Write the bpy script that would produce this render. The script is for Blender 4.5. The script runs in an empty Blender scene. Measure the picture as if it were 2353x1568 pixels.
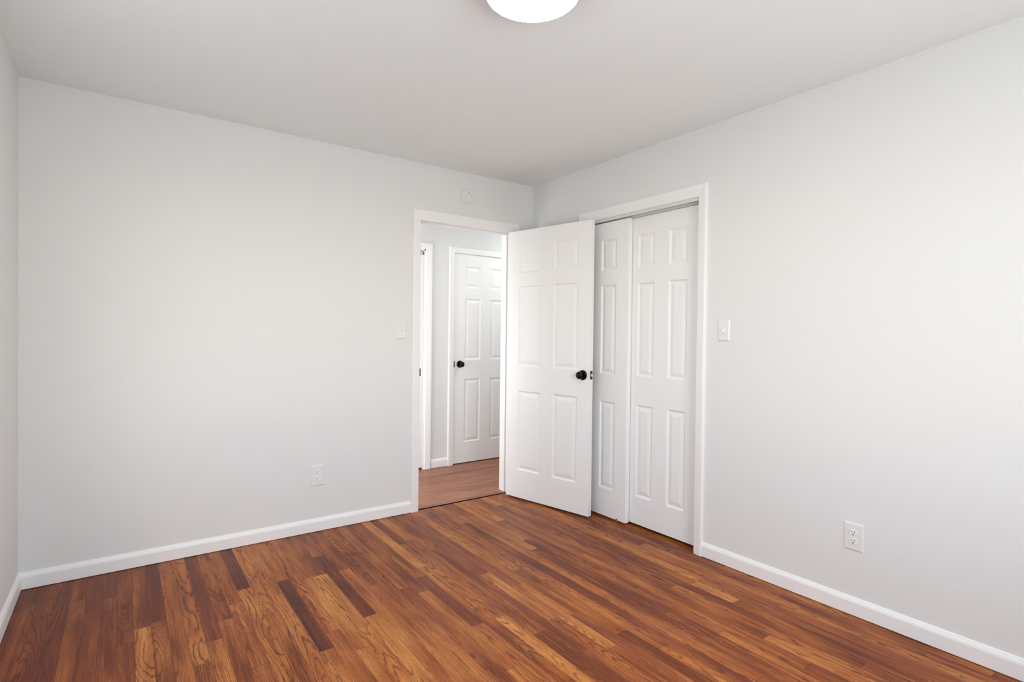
import bpy, bmesh, math, random
from mathutils import Vector, Matrix

# ------------------------------------------------------------------ camera, world, lights, exposure
sc = bpy.context.scene
C = bpy.context.scene.collection
W_PX, H_PX = 2353, 1568
CAM = Vector((-2.6785, -3.4462, 1.2463))
YAW, PITCH, ROLL, FPX = 0.9457, -0.0114, 0.0116, 1239.97

def make_camera():
    cam = bpy.data.cameras.new('camera')
    cam.sensor_fit = 'HORIZONTAL'; cam.sensor_width = 36.0
    cam.lens = FPX / W_PX * 36.0
    cam.clip_start = 0.02
    o = bpy.data.objects.new('camera', cam); C.objects.link(o)
    cy, sy, cp, sp = math.cos(YAW), math.sin(YAW), math.cos(PITCH), math.sin(PITCH)
    f = Vector((cy * cp, sy * cp, sp)); r = Vector((sy, -cy, 0)); u = r.cross(f)
    cr, sr = math.cos(ROLL), math.sin(ROLL)
    r2 = r * cr + u * sr; u2 = -r * sr + u * cr
    m = Matrix((r2, u2, -f)).transposed().to_4x4(); m.translation = CAM
    o.matrix_world = m
    sc.camera = o
make_camera()

world = bpy.data.worlds.new('world'); sc.world = world; world.use_nodes = True
nt = world.node_tree; nt.nodes.clear()
sky = nt.nodes.new('ShaderNodeTexSky'); sky.sky_type = 'NISHITA'
sky.sun_disc = False; sky.sun_elevation = math.radians(40); sky.sun_rotation = math.radians(200)
bgn = nt.nodes.new('ShaderNodeBackground'); bgn.inputs['Strength'].default_value = 0.35
won = nt.nodes.new('ShaderNodeOutputWorld')
nt.links.new(sky.outputs[0], bgn.inputs[0]); nt.links.new(bgn.outputs[0], won.inputs[0])

sc.view_settings.view_transform = 'Standard'
sc.view_settings.look = 'None'
sc.view_settings.gamma = 1.0
sc.view_settings.use_curve_mapping = False
sc.view_settings.exposure = 0.25

def daylight(name, loc, rot, sx, sy, power, col):
    l = bpy.data.lights.new(name, 'AREA'); l.shape = 'RECTANGLE'; l.size = sx; l.size_y = sy
    l.energy = power; l.color = col
    o = bpy.data.objects.new(name, l); C.objects.link(o); o.location = loc; o.rotation_euler = rot
    return o
# daylight entering through the window behind the camera and the window in the left wall (both outside the frame)
P_FRONT, P_LEFT = 37.0, 9.5
daylight('daylight_front', (-1.60, -4.28, 1.42), (math.radians(109), 0, 0), 1.35, 1.3, P_FRONT, (0.92, 0.97, 1.0))
daylight('daylight_left', (-3.26, -1.75, 1.42), (math.radians(109), 0, math.radians(-90)), 1.25, 1.25, P_LEFT, (0.89, 0.955, 1.0))
LAMP_EMIT = 36.0
HALL_EMIT = 26.0
daylight('hall_fill', (-2.16, 0.57, 1.30), (math.radians(95), 0, math.radians(-90)), 0.75, 1.8, 25.0, (0.95, 0.975, 1.0))  # fill light added at the closed left end to brighten the hall

# ------------------------------------------------------------------ materials
def new_mat(name):
    m = bpy.data.materials.new(name); m.use_nodes = True
    return m, m.node_tree, m.node_tree.nodes['Principled BSDF']

def paint(name, col, rough=0.6, bump=0.0, scale=900.0, spec=0.5, metal=0.0, tint=0.012):
    m, t, b = new_mat(name)
    b.inputs['Roughness'].default_value = rough
    b.inputs['Metallic'].default_value = metal
    b.inputs['Specular IOR Level'].default_value = spec
    tc = t.nodes.new('ShaderNodeTexCoord')
    n = t.nodes.new('ShaderNodeTexNoise'); n.inputs['Scale'].default_value = 1.3; n.inputs['Detail'].default_value = 3
    t.links.new(tc.outputs['Object'], n.inputs['Vector'])
    mx = t.nodes.new('ShaderNodeMix'); mx.data_type = 'RGBA'
    mx.inputs[6].default_value = (col[0] * (1 + tint), col[1], col[2] * (1 - tint), 1)
    mx.inputs[7].default_value = (col[0] * (1 - tint), col[1], col[2] * (1 + tint), 1)
    t.links.new(n.outputs['Fac'], mx.inputs[0]); t.links.new(mx.outputs[2], b.inputs['Base Color'])
    if bump > 0:
        n2 = t.nodes.new('ShaderNodeTexNoise'); n2.inputs['Scale'].default_value = scale; n2.inputs['Detail'].default_value = 2
        t.links.new(tc.outputs['Object'], n2.inputs['Vector'])
        bp = t.nodes.new('ShaderNodeBump'); bp.inputs['Strength'].default_value = bump; bp.inputs['Distance'].default_value = 0.001
        t.links.new(n2.outputs['Fac'], bp.inputs['Height']); t.links.new(bp.outputs[0], b.inputs['Normal'])
    return m

M_WALL = paint('wall_paint', (0.812, 0.811, 0.797), 0.75, 0.25, 260, 0.25)
M_CEIL = paint('ceiling_paint', (0.905, 0.94, 0.94), 0.9, 0.3, 200, 0.1)
M_TRIM = paint('trim_paint', (0.935, 0.93, 0.92), 0.38, 0.05, 400, 0.45, tint=0.004)
M_DOOR = paint('door_paint', (0.93, 0.925, 0.915), 0.42, 0.08, 300, 0.45, tint=0.004)
M_PLATE = paint('plate_plastic', (0.835, 0.835, 0.825), 0.35, 0, spec=0.5, tint=0.0)
M_PLATEW = paint('receptacle_plastic', (0.92, 0.915, 0.90), 0.3, 0, spec=0.5, tint=0.0)
M_SLOT = paint('slot_dark', (0.015, 0.014, 0.013), 0.6, 0, tint=0.0)
M_BLACK = paint('black_metal', (0.0015, 0.0015, 0.0015), 0.12, 0, spec=0.28, tint=0.0)
M_STRIKE = paint('dark_strike', (0.03, 0.03, 0.028), 0.35, 0, spec=0.5, tint=0.0)
M_SATIN = paint('satin_nickel', (0.75, 0.73, 0.70), 0.35, 0, metal=0.4, tint=0.0)
M_ALU = paint('track_metal', (0.74, 0.75, 0.73), 0.4, 0, metal=0.0, tint=0.0)
M_BRASS = paint('old_brass', (0.45, 0.36, 0.18), 0.35, 0, metal=0.9, tint=0.0)
M_RIM = paint('lamp_rim', (0.55, 0.56, 0.56), 0.4, 0, tint=0.0)
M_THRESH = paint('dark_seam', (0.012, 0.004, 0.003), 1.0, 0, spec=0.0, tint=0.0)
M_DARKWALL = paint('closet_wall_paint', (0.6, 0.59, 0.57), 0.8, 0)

def emit(name, col, s):
    m, t, b = new_mat(name)
    b.inputs['Base Color'].default_value = (0.8, 0.8, 0.8, 1)
    b.inputs['Emission Color'].default_value = (*col, 1); b.inputs['Emission Strength'].default_value = s
    return m
M_GLOW = emit('lamp_diffuser', (0.93, 0.98, 1.0), LAMP_EMIT)
M_GLOWH = emit('hall_lamp_diffuser', (0.94, 0.98, 1.0), HALL_EMIT)
m, t, b = new_mat('window_glass'); M_GLASS = m
t.nodes.remove(b)
tr_, gl_, mx_ = t.nodes.new('ShaderNodeBsdfTransparent'), t.nodes.new('ShaderNodeBsdfGlossy'), t.nodes.new('ShaderNodeMixShader')
gl_.inputs['Roughness'].default_value = 0.02; mx_.inputs[0].default_value = 0.06
t.links.new(tr_.outputs[0], mx_.inputs[1]); t.links.new(gl_.outputs[0], mx_.inputs[2])
t.links.new(mx_.outputs[0], t.nodes['Material Output'].inputs['Surface'])

class NG:
    """tiny helper to write shader maths"""
    def __init__(s, t): s.t = t
    def _in(s, sock, v):
        if isinstance(v, (int, float)): sock.default_value = v
        else: s.t.links.new(v, sock)
    def m(s, op, a, b=0.0, c=0.0, clamp=False):
        n = s.t.nodes.new('ShaderNodeMath'); n.operation = op; n.use_clamp = clamp
        s._in(n.inputs[0], a); s._in(n.inputs[1], b); s._in(n.inputs[2], c)
        return n.outputs[0]
    def xyz(s, x, y, z):
        n = s.t.nodes.new('ShaderNodeCombineXYZ'); s._in(n.inputs[0], x); s._in(n.inputs[1], y); s._in(n.inputs[2], z)
        return n.outputs[0]
    def noise(s, v, scale=1.0, detail=2.0, rough=0.5, dist=0.0):
        n = s.t.nodes.new('ShaderNodeTexNoise'); s.t.links.new(v, n.inputs['Vector'])
        n.inputs['Scale'].default_value = scale; n.inputs['Detail'].default_value = detail
        n.inputs['Roughness'].default_value = rough; n.inputs['Distortion'].default_value = dist
        return n.outputs['Fac']
    def rng(s, v, a, b, c, d, smooth=False):
        n = s.t.nodes.new('ShaderNodeMapRange'); n.interpolation_type = 'SMOOTHSTEP' if smooth else 'LINEAR'
        s._in(n.inputs[0], v)
        for i, k in enumerate((a, b, c, d)): s._in(n.inputs[i + 1], k)
        return n.outputs[0]
    def mix(s, f, a, b, mode='MIX'):
        n = s.t.nodes.new('ShaderNodeMix'); n.data_type = 'RGBA'; n.blend_type = mode
        s._in(n.inputs[0], f)
        for sock, v in ((n.inputs[6], a), (n.inputs[7], b)):
            if isinstance(v, tuple): sock.default_value = (*v, 1)
            else: s.t.links.new(v, sock)
        return n.outputs[2]
    def attr(s, name):
        n = s.t.nodes.new('ShaderNodeAttribute'); n.attribute_name = name; return n.outputs['Fac']

def srgb(r, g, b):
    f = lambda c: (c / 255 / 12.92) if c / 255 <= 0.04045 else ((c / 255 + 0.055) / 1.055) ** 2.4
    return (f(r), f(g), f(b))

def oak(name, hall=False):
    """stained strip oak; per-plank attributes seed / tone / grain / red, UV = metres across and along the plank"""
    m, t, b = new_mat(name); g = NG(t)
    uv = t.nodes.new('ShaderNodeUVMap'); uv.uv_map = 'plank'
    sp = t.nodes.new('ShaderNodeSeparateXYZ'); t.links.new(uv.outputs[0], sp.inputs[0])
    u, v = sp.outputs[0], sp.outputs[1]
    seed, tone, grain, red = g.attr('seed'), g.attr('tone'), g.attr('grain'), g.attr('red')
    s10 = g.m('MULTIPLY', seed, 57.3)
    # heart line wanders along the plank; its depth below the face opens and closes the cathedrals
    wander = g.m('MULTIPLY', g.m('SUBTRACT', g.noise(g.xyz(g.m('MULTIPLY', v, 1.5), s10, 3.1), 1.0, 3.0), 0.5), 0.045)
    off = g.m('MULTIPLY', g.m('SUBTRACT', g.m('FRACT', g.m('MULTIPLY', seed, 7.77)), 0.5), 0.075)
    cc = g.m('ADD', g.m('ADD', u, wander), off)
    depth = g.m('MULTIPLY', g.m('SUBTRACT', g.noise(g.xyz(g.m('MULTIPLY', v, 0.85), s10, 9.7), 1.0, 2.0, 0.5), 0.5), 0.26)
    depth = g.m('MULTIPLY', depth, g.rng(grain, 0, 1, 1.0, 0.3))
    depth = g.m('ADD', depth, g.rng(g.m('FRACT', g.m('MULTIPLY', seed, 3.31)), 0, 1, 0.012, 0.065))
    cc = g.m('ADD', cc, g.m('MULTIPLY', g.m('MULTIPLY', grain, grain), 0.07))
    r = g.m('SQRT', g.m('ADD', g.m('MULTIPLY', cc, cc), g.m('MULTIPLY', depth, depth)))
    wob = g.m('MULTIPLY', g.m('SUBTRACT', g.noise(g.xyz(g.m('MULTIPLY', u, 24), g.m('MULTIPLY', v, 3.4), s10), 1.0, 3.5, 0.62), 0.5), g.rng(grain, 0, 1, 0.024, 0.009))
    wob2 = g.m('MULTIPLY', g.m('SUBTRACT', g.noise(g.xyz(g.m('MULTIPLY', u, 300), g.m('MULTIPLY', v, 24), s10), 1.0, 2.0), 0.5), 0.0036)
    r = g.m('ADD', g.m('ADD', r, wob), wob2)
    freq = g.rng(grain, 0, 1, 95, 240)
    fr = g.m('FRACT', g.m('MULTIPLY', r, freq))
    wid = g.rng(g.noise(g.xyz(g.m('MULTIPLY', u, 40), g.m('MULTIPLY', v, 5), g.m('ADD', s10, 5.5)), 1.0, 2.0), 0.35, 0.68, 0.72, 0.42)
    line = g.rng(fr, wid, 0.97, 0.0, 1.0, True)
    line = g.m('MULTIPLY', line, g.rng(fr, 0.97, 1.0, 1.0, 0.0))
    patch = g.rng(g.noise(g.xyz(g.m('MULTIPLY', u, 14), g.m('MULTIPLY', v, 2.2), g.m('ADD', s10, 1.7)), 1.0, 2.0), 0.30, 0.48, 0.25, 1.0, True)
    pores = g.noise(g.xyz(g.m('MULTIPLY', u, 900), g.m('MULTIPLY', v, 38), s10), 1.0, 2.0, 0.6)
    brk = g.rng(pores, 0.30, 0.50, 0.65, 1.0)
    line = g.m('MULTIPLY', g.m('MULTIPLY', line, patch), brk)
    fine = g.noise(g.xyz(g.m('MULTIPLY', u, 420), g.m('MULTIPLY', v, 7), s10), 1.0, 3.0, 0.6)
    streak = g.noise(g.xyz(g.m('MULTIPLY', u, 70), g.m('MULTIPLY', v, 1.6), s10), 1.0, 3.0, 0.55)
    blotch = g.noise(g.xyz(g.m('MULTIPLY', u, 16), g.m('MULTIPLY', v, 2.6), g.m('ADD', s10, 8.8)), 1.0, 3.0, 0.55)
    tt = g.m('ADD', tone, g.m('ADD', g.m('MULTIPLY', g.m('SUBTRACT', streak, 0.5), 0.65), g.m('MULTIPLY', g.m('SUBTRACT', blotch, 0.5), 0.95)))
    tt = g.m('ADD', tt, g.m('MULTIPLY', g.m('SUBTRACT', fine, 0.5), 0.6), clamp=True)
    ramp = t.nodes.new('ShaderNodeValToRGB'); cr = ramp.color_ramp
    if hall:
        stops = [(0, srgb(112, 66, 48)), (0.5, srgb(158, 104, 78)), (1, srgb(200, 146, 114))]
    else:
        stops = [(0.0, srgb(70, 26, 9)), (0.3, srgb(124, 58, 20)), (0.58, srgb(178, 102, 44)), (1.0, srgb(222, 152, 80))]
    while len(cr.elements) < len(stops): cr.elements.new(0.5)
    for e, (p_, c_) in zip(cr.elements, stops): e.position = p_; e.color = (*c_, 1)
    t.links.new(tt, ramp.inputs[0])
    col = g.mix(g.m('MULTIPLY', red, 0.5), ramp.outputs[0], srgb(140, 66, 46), 'MIX')
    dark = g.mix(tone, srgb(52, 16, 5), srgb(98, 42, 12))
    own = g.rng(g.m('FRACT', g.m('MULTIPLY', seed, 13.7)), 0, 1, 0.65, 1.0)
    col = g.mix(g.m('MULTIPLY', g.m('MULTIPLY', line, own), 0.3 if hall else 1.0), col, dark)
    dash = g.rng(pores, 0.30, 0.42, 0.6, 0.0)
    col = g.mix(g.m('MULTIPLY', dash, 0.4 if hall else 1.0), col, dark)
    # hairline joints between the strips and at the butt ends
    e1, e2 = g.attr('half'), g.attr('len')
    side = g.m('SUBTRACT', e1, g.m('ABSOLUTE', u))
    j = g.rng(side, 0.0, 0.0022 if hall else 0.0011, 0.6, 0.0)
    vv = g.attr('vstart')
    end1 = g.m('ABSOLUTE', g.m('SUBTRACT', v, vv)); end2 = g.m('ABSOLUTE', g.m('SUBTRACT', g.m('ADD', vv, e2), v))
    j2 = g.rng(g.m('MINIMUM', end1, end2), 0.0, 0.0016, 0.8, 0.0)
    col = g.mix(g.m('MAXIMUM', j, j2), col, srgb(206, 166, 140) if hall else srgb(50, 20, 10))  # pale hall joints: bevelled edges catching light, put into the colour
    t.links.new(col, b.inputs['Base Color'])
    b.inputs['Roughness'].default_value = 0.36 if not hall else 0.42
    rr = g.rng(fine, 0.2, 0.8, 0.30, 0.44); t.links.new(rr, b.inputs['Roughness'])
    b.inputs['Specular IOR Level'].default_value = 0.22
    bp = t.nodes.new('ShaderNodeBump'); bp.inputs['Strength'].default_value = 0.25; bp.inputs['Distance'].default_value = 0.0006
    hgt = g.m('SUBTRACT', 1.0, g.m('ADD', g.m('MULTIPLY', line, 0.6), g.m('MAXIMUM', j, j2)))
    t.links.new(hgt, bp.inputs['Height']); t.links.new(bp.outputs[0], b.inputs['Normal'])
    return m
M_OAK = oak('oak_strip_floor')
M_OAKH = oak('oak_hall_floor', True)

# ------------------------------------------------------------------ mesh helpers
def obj(name, bm, mat, parent=None, loc=None, rot=None, bevel=0, smooth=False):
    me = bpy.data.meshes.new(name)
    bmesh.ops.recalc_face_normals(bm, faces=bm.faces)
    bm.to_mesh(me); bm.free()
    me.materials.append(mat)
    if smooth:
        for p_ in me.polygons: p_.use_smooth = True
    o = bpy.data.objects.new(name, me); C.objects.link(o)
    if parent: o.parent = parent
    if loc: o.location = loc
    if rot: o.rotation_euler = rot
    if bevel:
        md = o.modifiers.new('bevel', 'BEVEL'); md.width = bevel; md.segments = 3; md.limit_method = 'ANGLE'
        md.angle_limit = math.radians(40)
    return o

def tag(o, label, cat, group=None, kind=None):
    o['label'] = label; o['category'] = cat
    if group: o['group'] = group
    if kind: o['kind'] = kind
    return o

def empty(name, loc, rz=0.0):
    o = bpy.data.objects.new(name, None); C.objects.link(o); o.location = loc; o.rotation_euler = (0, 0, rz)
    o.empty_display_size = 0.05
    return o

def box(bm, x0, x1, y0, y1, z0, z1):
    v = [bm.verts.new((x, y, z)) for z in (z0, z1) for y in (y0, y1) for x in (x0, x1)]
    for f in ((0, 2, 3, 1), (4, 5, 7, 6), (0, 1, 5, 4), (2, 6, 7, 3), (0, 4, 6, 2), (1, 3, 7, 5)):
        bm.faces.new([v[i] for i in f])
    return v

def boxes(*bs):
    bm = bmesh.new()
    for b_ in bs: box(bm, *b_)
    return bm

def loft(bm, rings, closed=True, cap=True):
    """rings: lists of points, same length; joined in order"""
    R = [[bm.verts.new(p_) for p_ in ring] for ring in rings]
    n = len(R[0])
    for a, b_ in zip(R, R[1:]):
        for i in range(n if closed else n - 1):
            k = (i + 1) % n
            bm.faces.new((a[i], a[k], b_[k], b_[i]))
    if cap:
        bm.faces.new(R[0]); bm.faces.new(list(reversed(R[-1])))

def lathe(bm, prof, axis='Z', n=48, org=(0, 0, 0)):
    """prof = [(radius, height)...] turned round the axis; radius 0 closes the end"""
    O = Vector(org)
    def P(r_, h_, a):
        c_, s_ = r_ * math.cos(a), r_ * math.sin(a)
        if axis == 'Z': return O + Vector((c_, s_, h_))
        if axis == 'Y': return O + Vector((c_, h_, s_))
        return O + Vector((h_, c_, s_))
    rows = []
    for r_, h_ in prof:
        rows.append([bm.verts.new(P(0, h_, 0))] if r_ <= 1e-6 else [bm.verts.new(P(r_, h_, 2 * math.pi * i / n)) for i in range(n)])
    for a, b_ in zip(rows, rows[1:]):
        for i in range(n):
            k = (i + 1) % n
            if len(a) == 1 and len(b_) == 1: continue
            if len(a) == 1: bm.faces.new((a[0], b_[k], b_[i]))
            elif len(b_) == 1: bm.faces.new((a[i], a[k], b_[0]))
            else: bm.faces.new((a[i], a[k], b_[k], b_[i]))

# ------------------------------------------------------------------ floor: every strip of oak is one quad of the floor mesh
H = 2.44
XL, YF = -3.0804, -4.12          # left wall, wall behind the camera
PW, PH = 0.0585, 0.0535
rnd = random.Random(11)

def plank_floor(name, rects, mat, along='y'):
    """rects: (a0, a1, b0, b1, tone, grain, red, seed); a across, b along the strips"""
    me = bpy.data.meshes.new(name)
    vs, fs = [], []
    for a0, a1, b0, b1, *_ in rects:
        i = len(vs)
        pts = [(a0, b0), (a1, b0), (a1, b1), (a0, b1)]
        vs += [(a, b_, 0) if along == 'y' else (b_, a, 0) for a, b_ in pts]
        fs.append((i, i + 1, i + 2, i + 3) if along == 'y' else (i + 3, i + 2, i + 1, i))
    me.from_pydata(vs, [], fs)
    uvl = me.uv_layers.new(name='plank')
    for poly, (a0, a1, b0, b1, *_) in zip(me.polygons, rects):
        for li in poly.loop_indices:
            co = me.vertices[me.loops[li].vertex_index].co
            a, b_ = (co.x, co.y) if along == 'y' else (co.y, co.x)
            uvl.data[li].uv = (a - (a0 + a1) / 2, b_)
    for nm, fn in (('tone', lambda r_: r_[4]), ('grain', lambda r_: r_[5]), ('red', lambda r_: r_[6]), ('seed', lambda r_: r_[7]),
                   ('half', lambda r_: (r_[1] - r_[0]) / 2), ('vstart', lambda r_: r_[2]), ('len', lambda r_: r_[3] - r_[2])):
        at = me.attributes.new(nm, 'FLOAT', 'FACE')
        at.data.foreach_set('value', [fn(r_) for r_ in rects])
    me.materials.append(mat)
    o = bpy.data.objects.new(name, me); C.objects.link(o)
    return o

# strips whose look and joints are read off the photograph: row -> [(y_far, y_near, tone, grain, red)], rows counted across the room
KNOWN = {
    -46: [(0.0, -0.725, 0.34, 0.9, 0.5), (-0.725, -1.75, 0.72, 0.25, 0.0)],
    -45: [(0.0, -0.70, 0.10, 0.75, 0.6), (-0.70, -1.5, 0.38, 0.4, 0.2)],
    -44: [(0.0, -1.30, 0.52, 0.35, 0.3)],
    -43: [(0.0, -1.15, 0.56, 0.30, 0.2)],
    -42: [(0.0, -1.00, 0.24, 0.95, 0.5), (-1.0, -2.0, 0.60, 0.6, 0.0)],
    -41: [(0.0, -0.85, 0.42, 0.20, 0.3)],
    -40: [(0.0, -0.72, 0.50, 0.25, 0.2), (-0.72, -1.28, 0.50, 0.3, 0.1)],
    -39: [(0.0, -0.586, 0.08, 0.7, 0.5), (-0.586, -1.7, 0.62, 0.15, 0.0)],
    -38: [(0.0, -0.9, 0.56, 0.55, 0.0), (-0.9, -1.9, 0.50, 0.2, 0.0)],
    -37: [(0.0, -0.74, 0.60, 0.1, 0.1), (-0.74, -1.9, 0.64, 0.45, 0.0)],
    -36: [(0.0, -0.6, 0.58, 0.4, 0.1), (-0.6, -1.32, 0.12, 0.55, 0.2), (-1.32, -2.6, 0.66, 0.6, 0.0)],
    -35: [(0.0, -1.2, 0.56, 0.35, 0.0)],
    -34: [(0.0, -0.64, 0.50, 0.2, 0.1), (-0.64, -1.39, 0.70, 0.45, 0.0)],
    -33: [(0.0, -0.64, 0.40, 0.5, 0.3), (-0.64, -1.24, 0.74, 0.30, 0.0), (-1.24, -2.4, 0.68, 0.5, 0.0)],
    -32: [(0.0, -0.40, 0.42, 0.8, 0.4), (-0.40, -1.168, 0.16, 0.5, 0.3), (-1.168, -2.3, 0.66, 0.35, 0.0)],
    -31: [(0.0, -0.645, 0.44, 0.6, 0.3), (-0.645, -1.9, 0.55, 0.2, 0.2)],
    -30: [(0.0, -0.9, 0.36, 0.15, 0.2), (-0.9, -2.1, 0.6, 0.5, 0.5)],
    -29: [(0.0, -0.5, 0.40, 0.2, 0.0), (-0.5, -1.19, 0.48, 0.05, 0.2), (-1.19, -2.3, 0.58, 0.3, 0.3)],
    -28: [(0.0, -1.02, 0.50, 0.45, 0.2), (-1.02, -2.2, 0.42, 0.25, 0.6)],
    -27: [(0.0, -1.1, 0.40, 0.9, 0.2), (-1.1, -1.83, 0.56, 0.5, 0.2)],
    -26: [(0.0, -0.95, 0.46, 0.5, 0.1), (-0.95, -1.50, 0.30, 0.9, 0.6), (-1.5, -2.6, 0.66, 0.6, 0.4)],
    -24: [(0.0, -0.5, 0.34, 0.9, 0.1), (-0.5, -1.5, 0.52, 0.05, 0.2), (-1.5, -2.7, 0.74, 0.4, 0.0)],
    -23: [(0.0, -0.45, 0.66, 0.7, 0.0), (-0.45, -1.7, 0.50, 0.12, 0.3)],
    -22: [(0.0, -0.67, 0.40, 0.3, 0.3), (-0.67, -1.9, 0.42, 0.35, 0.5)],
    -21: [(0.0, -1.10, 0.42, 0.9, 0.6), (-1.1, -1.65, 0.70, 0.3, 0.0), (-1.65, -2.6, 0.50, 0.5, 0.3)],
    -20: [(0.0, -1.30, 0.40, 0.9, 0.7), (-1.3, -1.95, 0.64, 0.7, 0.1)],
    -13: [(0.0, -0.85, 0.62, 0.9, 0.2), (-0.85, -1.9, 0.30, 0.1, 0.2)],
    -11: [(0.0, -1.2, 0.55, 0.8, 0.3), (-1.2, -2.46, 0.52, 0.35, 0.1)],
    -7: [(0.0, -1.79, 0.40, 0.6, 0.1), (-1.79, -2.02, 0.80, 0.7, 0.0), (-2.02, -3.0, 0.40, 0.5, 0.1)],
    -4: [(0.0, -1.3, 0.34, 0.6, 0.2), (-1.3, -2.22, 0.56, 0.75, 0.0)],
}
rects = []
for k in range(-55, 0):
    a0, a1 = max(PH + k * PW, XL - 0.05), PH + (k + 1) * PW
    if k == -1: a1 = 0.12
    y = 0.0
    used = KNOWN.get(k, [])
    for (yf, yn, tn, gr, rd) in used:
        rects.append([a0, a1, yn, yf, tn, gr, rd, rnd.random()]); y = yn
    first = not used
    while y > YF - 0.1:
        L_ = rnd.uniform(0.45, 1.75) * (rnd.uniform(0.2, 1) if first else 1); first = False
        y2 = max(y - L_, YF - 0.1)
        tn = min(0.85, max(0.05, rnd.gauss(0.53, 0.11)))
        if k < -46: tn = rnd.gauss(0.31, 0.07)  # dimmer, bluish light along the left wall painted into these strips
        gr = rnd.choice((0.05, 0.15, 0.3, 0.45, 0.6, 0.8, 1.0))
        rects.append([a0, a1, y2, y, tn, gr, max(0, rnd.gauss(0.12, 0.25)) + (0.45 if k < -46 else 0), rnd.random()]); y = y2
for r_ in rects:
    if r_[3] == 0.0: r_[3] = 0.007
fl = plank_floor('floor', rects, M_OAK)
tag(fl, 'glossy reddish brown oak strip floor with dark swirling grain', 'floor', kind='structure')

rects = []
a = 0.030
while a < 2.0:
    y = -2.2 - rnd.random()
    while y < 1.7:
        y2 = y + rnd.uniform(0.8, 2.0)
        rects.append([a, a + PW, max(y, -2.2), min(y2, 1.7), rnd.gauss(0.42, 0.07), rnd.choice((0.8, 1.0)), 0.05, rnd.random()]) if y2 > -2.2 else None
        y = y2
    a += PW
rects = [r_ for r_ in rects if r_[3] > r_[2]]
hf = plank_floor('hall_floor', rects, M_OAKH, 'x')
tag(hf, 'paler brown hallway floor whose strips run across the doorway', 'floor', kind='structure')
th = obj('trim_threshold_seam', boxes((-2.2, 1.7, 0.007, 0.030, -0.008, -0.003)), M_THRESH)
tag(th, 'dark seam between bedroom floor and hallway floor', 'seam', kind='structure')

# black floor sheet added behind the hallway doors, then the closet floor
sub = obj('floor_leak_shell', boxes((-2.3, 1.8, 1.05, 2.0, -0.02, -0.001)), M_THRESH)
tag(sub, 'black floor sheet of the shell added behind the hallway doors', 'floor', kind='structure')
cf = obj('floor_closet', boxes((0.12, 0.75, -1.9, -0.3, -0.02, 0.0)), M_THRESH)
tag(cf, 'dark closet floor behind the sliding doors', 'floor', kind='structure')

# ------------------------------------------------------------------ walls, ceiling
def struct(name, bm, mat, label, cat='wall', **kw):
    return tag(obj(name, bm, mat, **kw), label, cat, kind='structure')

T = 0.115
DX0, DX1, DZ = -0.992, -0.214, 2.045        # doorway to the hall, clear of jambs
CY0, CY1, CZ = -1.5565, -0.612, 2.052       # closet opening
JT = 0.018
struct('ceiling', boxes((XL - 0.1, 0.12, YF - 0.1, T, H, H + 0.08)), M_CEIL, 'plain off-white bedroom ceiling', 'ceiling')
struct('wall_back', boxes((XL - 0.1, DX0 - JT, 0, T, 0, H), (DX1 + JT, 0.12, 0, T, 0, H), (DX0 - JT, DX1 + JT, 0, T, DZ + JT, H)),
       M_WALL, 'pale grey back wall with the open doorway')
struct('wall_right', boxes((0, T, YF - 0.1, CY0 - JT, 0, H), (0, T, CY1 + JT, 0, 0, H), (0, T, CY0 - JT, CY1 + JT, CZ + JT, H)),
       M_WALL, 'pale grey right wall with the closet opening')
# left wall with a window outside the frame
WY0, WY1, WZ0, WZ1 = -2.4, -1.1, 0.8, 2.1
struct('wall_left', boxes((XL - 0.1, XL, YF - 0.1, WY0, 0, H), (XL - 0.1, XL, WY1, 0, 0, H), (XL - 0.1, XL, WY0, WY1, 0, WZ0), (XL - 0.1, XL, WY0, WY1, WZ1, H)),
       M_WALL, 'narrow view of the pale grey left wall')
FX0, FX1 = -2.3, -0.9
struct('wall_front', boxes((XL - 0.1, FX0, YF - 0.1, YF, 0, H), (FX1, 0.115, YF - 0.1, YF, 0, H), (FX0, FX1, YF - 0.1, YF, 0, WZ0), (FX0, FX1, YF - 0.1, YF, WZ1, H)),
       M_WALL, 'wall behind the camera with a wide window')

def window(name, along, a0, a1, z0, z1, pos, label):
    """along 'x': wall plane y = pos; along 'y': wall plane x = pos"""
    def B(a_, b_, d0, d1, z_, zz):
        return (a_, b_, d0, d1, z_, zz) if along == 'x' else (d0, d1, a_, b_, z_, zz)
    e = tag(empty(name, ((a0 + a1) / 2, pos, z0) if along == 'x' else (pos, (a0 + a1) / 2, z0)), label, 'window', kind='structure')
    w = 0.045; d0, d1 = pos - 0.075, pos - 0.03
    mid = (z0 + z1) / 2
    fr = obj('window_frame', boxes(B(a0, a0 + w, d0, d1, z0, z1), B(a1 - w, a1, d0, d1, z0, z1), B(a0 + w, a1 - w, d0, d1, z0, z0 + w),
                                   B(a0 + w, a1 - w, d0, d1, z1 - w, z1), B(a0 + w, a1 - w, d0, d1, mid - 0.02, mid + 0.02)), M_TRIM)
    gl = obj('window_pane', boxes(B(a0 + w, a1 - w, pos - 0.056, pos - 0.052, z0 + w, mid - 0.02), B(a0 + w, a1 - w, pos - 0.056, pos - 0.052, mid + 0.02, z1 - w)), M_GLASS)
    si = obj('window_sill', boxes(B(a0 - 0.05, a1 + 0.05, pos + 0.001, pos + 0.035, z0 - 0.025, z0 - 0.001)), M_TRIM)
    for o in (fr, gl, si):
        o.parent = e; o.location = -Vector(e.location)
window('window_1', 'x', FX0, FX1, WZ0, WZ1, YF, 'wide window behind the camera')
window('window_2', 'y', WY0, WY1, WZ0, WZ1, XL, 'window in the left wall nearer the camera')

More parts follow.
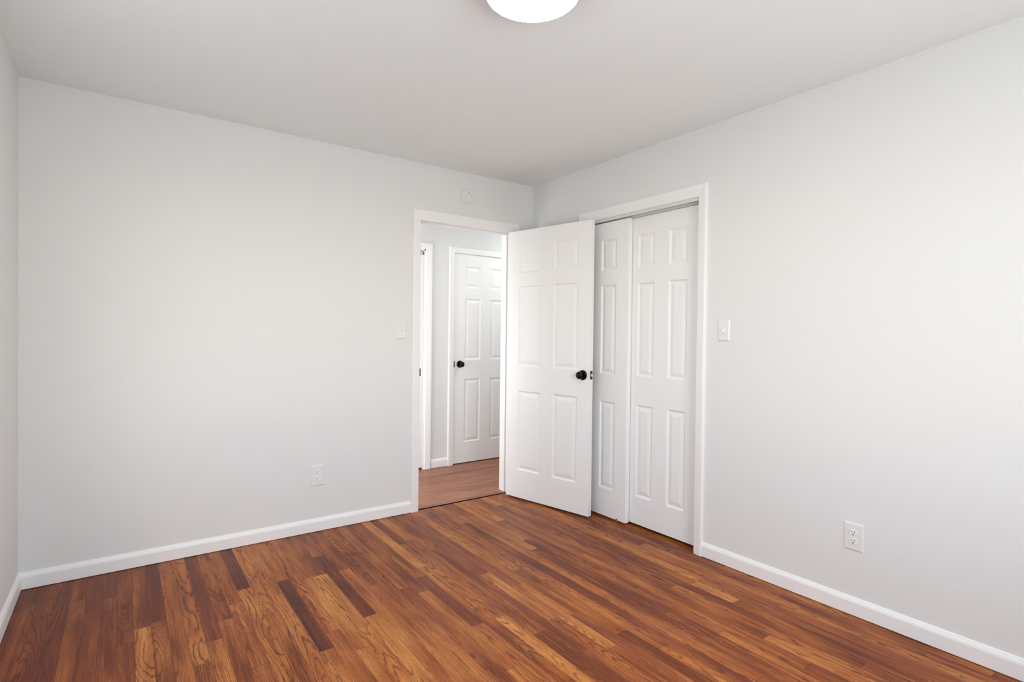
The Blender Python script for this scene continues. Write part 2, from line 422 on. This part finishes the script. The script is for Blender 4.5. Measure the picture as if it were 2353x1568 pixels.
# hall shell
HY = 1.03
HD0, HD1 = -0.135, 0.60                      # hall door opening
LD0, LD1 = -1.20, -0.428                     # hall doorway further left
HT = 2.022
struct('wall_hall', boxes((-2.2, LD0, HY, HY + 0.1, 0, H), (LD1, HD0, HY, HY + 0.1, 0, H), (HD1, 1.7, HY, HY + 0.1, 0, H),
                          (LD0, LD1, HY, HY + 0.1, HT, H), (HD0, HD1, HY, HY + 0.1, HT, H)), M_WALL, 'pale hallway wall seen through the doorway')
struct('wall_hall_left', boxes((-2.3, -2.2, T, HY + 0.1, 0, H)), M_WALL, 'left end wall of the hallway')
struct('wall_hall_right', boxes((1.7, 1.8, 0, HY + 0.1, 0, H)), M_WALL, 'right end wall of the hallway')
struct('wall_hall_near', boxes((T, 1.7, 0.0, T, 0, H)), M_WALL, 'hallway side of the closet wall')
struct('ceiling_hall', boxes((-2.3, 1.8, T, HY + 0.1, H, H + 0.08)), M_CEIL, 'hallway ceiling', 'ceiling')
struct('wall_leak_shell', boxes((-2.2, 1.7, HY + 0.9, HY + 0.95, 0, H), (-2.25, -2.2, HY + 0.1, HY + 0.95, 0, H), (1.7, 1.75, HY + 0.1, HY + 0.95, 0, H),
                            (-0.30, -0.26, HY + 0.1, HY + 0.9, 0, H)), M_DARKWALL, 'dark shell added behind the hallway doors against light leaks')  # unseen shell added to stop outside light leaking under the doors
struct('ceiling_leak_shell', boxes((-2.25, 1.75, HY + 0.1, HY + 0.95, H, H + 0.05)), M_DARKWALL, 'ceiling of the dark shell added behind the hallway doors', 'ceiling')
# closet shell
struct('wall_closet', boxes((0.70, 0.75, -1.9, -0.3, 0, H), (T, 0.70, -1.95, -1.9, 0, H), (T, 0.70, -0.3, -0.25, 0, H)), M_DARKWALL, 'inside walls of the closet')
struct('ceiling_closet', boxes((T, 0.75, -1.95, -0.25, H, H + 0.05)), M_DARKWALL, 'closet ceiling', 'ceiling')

# ------------------------------------------------------------------ baseboards (moulded section, extruded)
BB = [(0.0, 0.0), (0.0135, 0.0), (0.0135, 0.056), (0.0115, 0.064), (0.0075, 0.071), (0.005, 0.0765), (0.003, 0.079), (0.0, 0.079)]
def baseboard(name, p0, p1, nrm, label, ext0=0.0, ext1=0.0):
    p0, p1, n_ = Vector((*p0, 0)), Vector((*p1, 0)), Vector((*nrm, 0))
    d = (p1 - p0).normalized()
    bm = bmesh.new()
    ring = lambda p_, k: [p_ + n_ * a_ + d * (k * a_) + Vector((0, 0, 0.003 + z_)) for a_, z_ in BB]
    loft(bm, [ring(p0, ext0), ring(p1, ext1)])
    return struct(name, bm, M_TRIM, label, 'baseboard')
baseboard('baseboard_back', (XL, 0), (-1.0514, 0), (0, -1), 'white baseboard along the back wall left of the doorway', ext0=1)
baseboard('baseboard_left', (XL, YF), (XL, 0), (1, 0), 'white baseboard at the foot of the left wall', ext0=1, ext1=-1)
baseboard('baseboard_right', (0, -1.6098), (0, YF), (-1, 0), 'white baseboard along the right wall from closet trim to the near corner', ext1=-1)
baseboard('baseboard_front', (0, YF), (XL, YF), (0, 1), 'white baseboard behind the camera', ext0=1, ext1=-1)
baseboard('baseboard_corner', (-0.142, 0), (0, 0), (0, -1), 'short white baseboard in the corner behind the open door', ext1=-1)
baseboard('baseboard_corner_side', (0, 0), (0, -0.552), (-1, 0), 'short white baseboard between the corner and the closet', ext0=1)
baseboard('baseboard_hall', (-0.363, HY), (-0.186, HY), (0, -1), 'short white baseboard between the two hallway doors')

# ------------------------------------------------------------------ door casings: section swept with mitres round three sides
def casing(parent_name, axis, a_in0, a_in1, z_in, w, wh, pos, sgn, label, th=0.018, legs=(True, True), jamb=None):
    """axis 'x': on plane y = pos facing sgn*y, running along x. inner edges a_in0 < a_in1, head inner z_in"""
    sec = [(0.0, 0.0), (0.0, 0.55), (0.05, 0.68), (0.30, 0.80), (0.72, 0.98), (0.90, 1.0), (0.97, 0.93), (1.0, 0.75), (1.0, 0.0)]
    def pt(a, d, z): return Vector((a, pos + sgn * d, z)) if axis == 'x' else Vector((pos + sgn * d, a, z))
    rings = []
    z0 = 0.001
    rings.append([pt(a_in0 - s_ * w, d_ * th, z0) for s_, d_ in sec])
    rings.append([pt(a_in0 - s_ * w, d_ * th, z_in + s_ * wh) for s_, d_ in sec])
    rings.append([pt(a_in1 + s_ * w, d_ * th, z_in + s_ * wh) for s_, d_ in sec])
    rings.append([pt(a_in1 + s_ * w, d_ * th, z0) for s_, d_ in sec])
    bm = bmesh.new()
    if legs == (True, True): loft(bm, rings)
    o = struct(parent_name, bm, M_TRIM, label, 'door frame')
    if jamb:
        bj = bmesh.new()
        for b_ in jamb: box(bj, *b_)
        obj('jamb', bj, M_TRIM, parent=o)
    return o
trimA = casing('trim_1', 'x', -0.9935, -0.2, 2.040, 0.058, 0.076, 0.0, -1, 'white trim around the open doorway in the back wall', jamb=[
    (DX0 - JT, DX0, 0.0, T, 0.0, DZ), (DX1, DX1 + JT, 0.0, T, 0.0, DZ), (DX0 - JT, DX1 + JT, 0.0, T, DZ, DZ + JT),
    (DX0, DX0 + 0.011, 0.042, 0.075, 0.001, DZ), (DX1 - 0.011, DX1, 0.042, 0.075, 0.001, DZ), (DX0 + 0.011, DX1 - 0.011, 0.042, 0.075, DZ - 0.011, DZ)])
obj('strike_plate', boxes((DX0 - 0.006, DX0 + 0.0018, 0.004, 0.034, 0.950, 1.003), (DX0 - 0.001, DX0 + 0.0085, -0.007, 0.004, 0.950, 1.003)), M_STRIKE, parent=trimA, bevel=0.0006)
casing('trim_2', 'x', -0.992, -0.214, 2.045, 0.058, 0.058, T, 1, 'hallway side trim of the open doorway')
trimB = casing('trim_3', 'y', CY0, CY1, CZ - 0.002, 0.0545, 0.070, 0.0, -1, 'white trim around the closet opening in the right wall', jamb=[
    (0.0, T, CY0 - JT, CY0, 0.0, CZ), (0.0, T, CY1, CY1 + JT, 0.0, CZ), (0.0, T, CY0 - JT, CY1 + JT, CZ, CZ + JT)])
HJ = 0.014
casing('trim_4', 'x', HD0 + 0.003, HD1 - 0.003, HT - 0.004, 0.057, 0.052, HY, -1, 'white trim around the panelled hallway door')
trimL = casing('trim_5', 'x', LD0 + 0.003, LD1 - 0.003, HT - 0.002, 0.062, 0.056, HY, -1, 'white trim of the hallway doorway on the left', jamb=[
    (LD1 - HJ, LD1, HY, HY + 0.1, 0.0, HT), (LD0, LD0 + HJ, HY, HY + 0.1, 0.0, HT), (LD0, LD1, HY, HY + 0.1, HT - HJ, HT)])
obj('strike_plate', boxes((HD0 - 0.001, HD0 + 0.0095, HY - 0.0135, HY - 0.004, 0.932, 0.990)), M_BLACK, parent=bpy.data.objects['trim_4'], bevel=0.001)

# closet track under the head of the opening
tr = empty('closet_track', (0.0, (CY0 + CY1) / 2, CZ))
tag(tr, 'grey metal sliding door track under the closet trim', 'track')
def loc_boxes(e, *bs):
    bm = bmesh.new(); l_ = e.location
    for b_ in bs: box(bm, b_[0] - l_.x, b_[1] - l_.x, b_[2] - l_.y, b_[3] - l_.y, b_[4] - l_.z, b_[5] - l_.z)
    return bm
obj('track_rail', loc_boxes(tr, (0.001, 0.086, CY0 + 0.001, CY1 - 0.001, CZ - 0.004, CZ - 0.0005), (0.0405, 0.0430, CY0 + 0.001, CY1 - 0.001, CZ - 0.030, CZ - 0.004),
                            (0.0835, 0.086, CY0 + 0.001, CY1 - 0.001, CZ - 0.030, CZ - 0.004)), M_ALU, parent=tr)
obj('fascia', loc_boxes(tr, (-0.0025, 0.001, CY0 + 0.001, CY1 - 0.001, CZ - 0.022, CZ - 0.0005)), M_ALU, parent=tr, bevel=0.001)

# ------------------------------------------------------------------ panelled doors
def panel_profile(bm, x0, x1, z0, z1, yf, s):
    """moulded panel: sticking falls away, groove, bevel rises to the raised field. s=+1: depth goes +y"""
    st = [(0.0, 0.0), (0.003, 0.0006), (0.0115, 0.0068), (0.0165, 0.0074), (0.018, 0.0072), (0.040, 0.0018), (0.0415, 0.0016)]
    rings = []
    for ins, dep in st:
        rings.append([bm.verts.new((x0 + ins, yf + s * dep, z0 + ins)), bm.verts.new((x1 - ins, yf + s * dep, z0 + ins)),
                      bm.verts.new((x1 - ins, yf + s * dep, z1 - ins)), bm.verts.new((x0 + ins, yf + s * dep, z1 - ins))])
    for a_, b_ in zip(rings, rings[1:]):
        for i in range(4):
            k = (i + 1) % 4; bm.faces.new((a_[i], a_[k], b_[k], b_[i]))
    bm.faces.new(rings[-1])

def door_slab(w, z0, z1, th, cols, rows):
    """slab in local axes: x along the width from 0, y 0 (front face) .. th, panels pressed into both faces"""
    bm = bmesh.new()
    xs = sorted({0.0, w, *[c for cc in cols for c in cc]}); zs = sorted({z0, z1, *[r_ for rr in rows for r_ in rr]})
    for yf, s in ((0.0, 1), (th, -1)):
        for i in range(len(xs) - 1):
            for j in range(len(zs) - 1):
                if any(abs(xs[i] - c0) < 1e-6 for c0, _ in cols) and any(abs(zs[j] - r0) < 1e-6 for r0, _ in rows):
                    panel_profile(bm, xs[i], xs[i + 1], zs[j], zs[j + 1], yf, s)
                else:
                    bm.faces.new([bm.verts.new(p_) for p_ in ((xs[i], yf, zs[j]), (xs[i + 1], yf, zs[j]), (xs[i + 1], yf, zs[j + 1]), (xs[i], yf, zs[j + 1]))])
    for q in (((0, 0, z0), (0, th, z0), (0, th, z1), (0, 0, z1)), ((w, 0, z0), (w, 0, z1), (w, th, z1), (w, th, z0)),
              ((0, 0, z0), (w, 0, z0), (w, th, z0), (0, th, z0)), ((0, 0, z1), (0, th, z1), (w, th, z1), (w, 0, z1))):
        bm.faces.new([bm.verts.new(p_) for p_ in q])
    bmesh.ops.remove_doubles(bm, verts=bm.verts, dist=1e-5)
    return bm

def knob_bm(sgn, y0):
    """rose and round knob turned round local y, starting on the face at y0 and pointing sgn"""
    r1 = bmesh.new()
    lathe(r1, [(0, 0), (0.0345, 0), (0.0345, 0.004), (0.033, 0.009), (0.027, 0.0115), (0.015, 0.012), (0.0, 0.0121)], 'Y', 40)
    k = bmesh.new()
    lathe(k, [(0, 0.012), (0.012, 0.012), (0.0115, 0.024), (0.013, 0.029), (0.019, 0.033), (0.0245, 0.040), (0.0265, 0.049), (0.0255, 0.057),
              (0.0215, 0.063), (0.014, 0.0665), (0.006, 0.0675), (0, 0.0677)], 'Y', 40)
    for bm in (r1, k):
        for v_ in bm.verts: v_.co.y = y0 + sgn * v_.co.y * 0.84
    return r1, k

def add_knob(parent, x, z, sgn, y0, name='door_knob'):
    a_, b_ = knob_bm(sgn, y0)
    ro = obj(name, a_, M_BLACK, parent=parent, loc=(x, 0, z), smooth=True)
    kn = obj('knob_handle', b_, M_BLACK, parent=ro, smooth=True)
    return ro

ROWS = [(0.222, 0.826), (1.008, 1.617), (1.712, 1.926)]
# open bedroom door, hinged on the right jamb and swung into the room; local x runs from hinge to latch, local +y away from the camera
dx, dy = 0.163, -0.7365
ang = math.atan2(dy, dx)
F0 = Vector((-0.2685, -0.048, 0))
d1 = obj('door_1', door_slab(0.757, 0.012, 2.034, 0.0365, [(0.109, 0.328), (0.441, 0.655)], ROWS), M_DOOR)
d1.location = F0; d1.rotation_euler = (0, 0, ang)
tag(d1, 'open white six-panel door swung into the room, with black knob', 'door', kind='structure')
k1 = add_knob(d1, 0.700, 0.976, -1, 0.0); k1['label'] = 'black round knob'
add_knob(d1, 0.700, 0.976, 1, 0.0365)
lp = obj('latch_plate', boxes((0.7555, 0.7585, 0.006, 0.031, 0.948, 1.006)), M_BLACK, parent=d1, bevel=0.001)
lb = bmesh.new(); lathe(lb, [(0, 0), (0.0110, 0), (0.0110, 0.005), (0.009, 0.0085), (0.0, 0.0095)], 'X', 20, (0.7585, 0.0185, 0.977))
obj('latch_bolt', lb, M_SATIN, parent=lp, smooth=True)
for hz in (0.22, 1.03, 1.84):
    hb = bmesh.new(); lathe(hb, [(0, hz - 0.045), (0.006, hz - 0.045), (0.006, hz + 0.045), (0, hz + 0.045)], 'Z', 16, (-0.007, 0.042, 0))
    box(hb, -0.0015, 0.0005, 0.006, 0.038, hz - 0.044, hz + 0.044)
    obj('hinge', hb, M_TRIM, parent=d1)

def flat_door(name, org, rz, w, z0, z1, th, cols, rows, label):
    o = obj(name, door_slab(w, z0, z1, th, cols, rows), M_DOOR, bevel=0)
    o.location = org; o.rotation_euler = (0, 0, rz)
    return tag(o, label, 'door', kind='structure')
CR = [(0.198, 0.800), (0.984, 1.595), (1.690, 1.908)]
# closet sliding doors: local x runs towards the camera (-y), local +y goes into the closet (+x)
flat_door('door_2', (0.006, -0.600 - 0.018, 0), -math.pi / 2, 0.402, 0.013, 2.021, 0.034, [(0.155, 0.297)], CR,
          'front sliding closet door, partly hidden behind the open door')
flat_door('door_3', (0.046, -0.955, 0), -math.pi / 2, 0.598, 0.019, 2.021, 0.033, [(0.110, 0.246), (0.356, 0.494)], CR,
          'rear sliding closet door beside the right closet trim')
# hall doors: local x along +x, local +y away
hd = flat_door('door_4', (HD0 + 0.004, HY + 0.004, 0), 0, 0.726, 0.009, HT - 0.004, 0.035, [(0.122, 0.304), (0.416, 0.598)],
               [(0.205, 0.818), (1.0, 1.592), (1.693, 1.902)], 'closed white six-panel door across the hallway, with black knob')
k2 = add_knob(hd, 0.072, 0.960, -1, 0.0); k2['label'] = 'black round knob'
ld = flat_door('door_5', (LD0 + HJ + 0.003, HY + 0.012, 0), 0, LD1 - LD0 - 2 * HJ - 0.006, 0.018, HT - HJ - 0.003, 0.035, [(0.11, 0.31), (0.42, 0.62)],
               [(0.205, 0.818), (1.0, 1.592), (1.693, 1.902)], 'white hallway door seen as a sliver at the left of the opening')
obj('door_catch', boxes((0.700, 0.738, -0.004, 0.0, 1.972, 1.996)), M_STRIKE, parent=ld)
obj('catch_insert', boxes((0.700, 0.728, -0.0055, -0.004, 1.977, 1.991)), M_PLATE, parent=bpy.data.objects['door_catch'])

# floor guide of the closet doors
gd = bmesh.new(); box(gd, -0.006, 0.006, -0.010, 0.010, 0.0, 0.004); box(gd, -0.002, 0.002, -0.007, 0.007, 0.004, 0.026)
g_ = obj('floor_guide', gd, M_BRASS, loc=(-0.002, -0.952, 0.0), bevel=0.001)
tag(g_, 'tiny brass floor guide at the foot of the front sliding closet door', 'door guide')

# ------------------------------------------------------------------ switches and outlets (local: x right, y out of the wall towards -y, z up)
def plate_bm(w, h, th=0.0055):
    bm = bmesh.new(); b_ = 0.0045
    loft(bm, [[(-w / 2, 0, -h / 2), (w / 2, 0, -h / 2), (w / 2, 0, h / 2), (-w / 2, 0, h / 2)],
              [(-w / 2, -0.0015, -h / 2), (w / 2, -0.0015, -h / 2), (w / 2, -0.0015, h / 2), (-w / 2, -0.0015, h / 2)],
              [(-w / 2 + b_, -th, -h / 2 + b_), (w / 2 - b_, -th, -h / 2 + b_), (w / 2 - b_, -th, h / 2 - b_), (-w / 2 + b_, -th, h / 2 - b_)]])
    return bm
def screw(parent, x, z, y):
    bm = bmesh.new(); lathe(bm, [(0, 0), (0.0032, 0), (0.0028, -0.001), (0, -0.0012)], 'Y', 14, (x, y, z))
    o = obj('screw', bm, M_PLATEW, parent=parent, smooth=True)
def light_switch(loc, rz, up, label):
    e = tag(empty('light_switch', loc, rz), label, 'light switch', 'toggle light switches on the bedroom walls')
    pl = obj('switch_plate', plate_bm(0.070, 0.115), M_PLATE, parent=e)
    bm = bmesh.new(); box(bm, -0.0055, 0.0055, -0.0062, -0.005, -0.012, 0.012)
    obj('switch_collar', bm, M_PLATEW, parent=e)
    bm = bmesh.new()
    s = 1 if up else -1
    loft(bm, [[(-0.0045, -0.006, -0.005), (0.0045, -0.006, -0.005), (0.0045, -0.006, 0.005), (-0.0045, -0.006, 0.005)],
              [(-0.0036, -0.0195, s * 0.009 - 0.0032), (0.0036, -0.0195, s * 0.009 - 0.0032), (0.0036, -0.0195, s * 0.009 + 0.0032), (-0.0036, -0.0195, s * 0.009 + 0.0032)]])
    obj('toggle', bm, M_PLATEW, parent=e, bevel=0.0008)
    for z in (-0.030, 0.030): screw(e, 0, z, -0.0055)
    return e
def outlet(loc, rz, w, h, label):
    e = tag(empty('wall_outlet', loc, rz), label, 'outlet', 'duplex outlets low on the bedroom walls')
    obj('outlet_plate', plate_bm(w, h), M_PLATE, parent=e)
    for zc in (0.0195, -0.0195):
        bm = bmesh.new()
        ring = []
        for i in range(32):
            a_ = 2 * math.pi * i / 32
            ring.append((0.0172 * math.cos(a_), max(-0.0125, min(0.0125, 0.0172 * math.sin(a_)))))
        loft(bm, [[(x, -0.0052, zc + z) for x, z in ring], [(x, -0.0072, zc + z) for x, z in ring], [(x * 0.95, -0.0078, zc + z * 0.95) for x, z in ring]])
        f = obj('receptacle', bm, M_PLATEW, parent=e)
        bs = boxes((-0.0072, -0.0050, -0.0081, -0.0076, zc + 0.0000, zc + 0.0085), (0.0050, 0.0070, -0.0081, -0.0076, zc + 0.0005, zc + 0.0078))
        lathe(bs, [(0.0027, -0.0076), (0.0027, -0.0081), (0, -0.0081)], 'Y', 14, (0, 0, zc - 0.0068))
        obj('slot_holes', bs, M_SLOT, parent=f)
    screw(e, 0, 0, -0.0055)
    return e
light_switch((-1.128, 0, 1.268), 0, True, 'light switch beside the open doorway on the back wall')
light_switch((0, -1.723, 1.284), -math.pi / 2, False, 'light switch on the right wall beside the closet trim')
outlet((-1.6865, 0, 0.350), 0, 0.084, 0.128, 'white outlet low on the back wall, left of the doorway')
outlet((0, -2.388, 0.3535), -math.pi / 2, 0.080, 0.123, 'white outlet low on the right wall, above the baseboard')

# ------------------------------------------------------------------ wall disc above the doorway
e = tag(empty('smoke_detector', (-0.6165, 0, 2.268)), 'round wall-coloured detector above the doorway', 'smoke detector')
bm = bmesh.new(); lathe(bm, [(0, 0), (0.055, 0), (0.055, -0.006), (0.053, -0.011), (0.048, -0.0145), (0, -0.0155)], 'Y', 56)
obj('housing', bm, M_WALL, parent=e, smooth=False)
for x, z, r_ in ((0.0075, 0.022, 0.0038), (0.0275, 0.0045, 0.0030)):
    bm = bmesh.new(); lathe(bm, [(0, -0.0140), (r_, -0.0140), (r_, -0.0160), (0, -0.0162)], 'Y', 16, (x, 0, z))
    obj('indicator', bm, paint('indicator_grey', (0.16, 0.16, 0.15), 0.5, 0, tint=0), parent=e)

# ------------------------------------------------------------------ ceiling lamps
def ceiling_lamp(loc, glow, label):
    e = tag(empty('ceiling_light', loc), label, 'ceiling light')
    bm = bmesh.new(); lathe(bm, [(0, 0), (0.171, 0), (0.172, -0.012), (0.167, -0.018), (0.1620, -0.020), (0.1615, -0.054), (0.1600, -0.060), (0.1550, -0.061), (0.1535, -0.057), (0, -0.055)], 'Z', 96)
    obj('lamp_base', bm, M_RIM, parent=e, smooth=True)
    bm = bmesh.new(); lathe(bm, [(0.1545, -0.058), (0.1535, -0.0615), (0.141, -0.067), (0.115, -0.073), (0.085, -0.077), (0.045, -0.0795), (0, -0.080)], 'Z', 96)
    obj('diffuser', bm, glow, parent=e, smooth=True)
    return e
ceiling_lamp((-1.572, -2.008, H), M_GLOW, 'round white flush ceiling light glowing at the top edge of the photo')
ceiling_lamp((0.75, 0.40, H), M_GLOWH, 'round flush ceiling light of the hallway, above the doorway view')
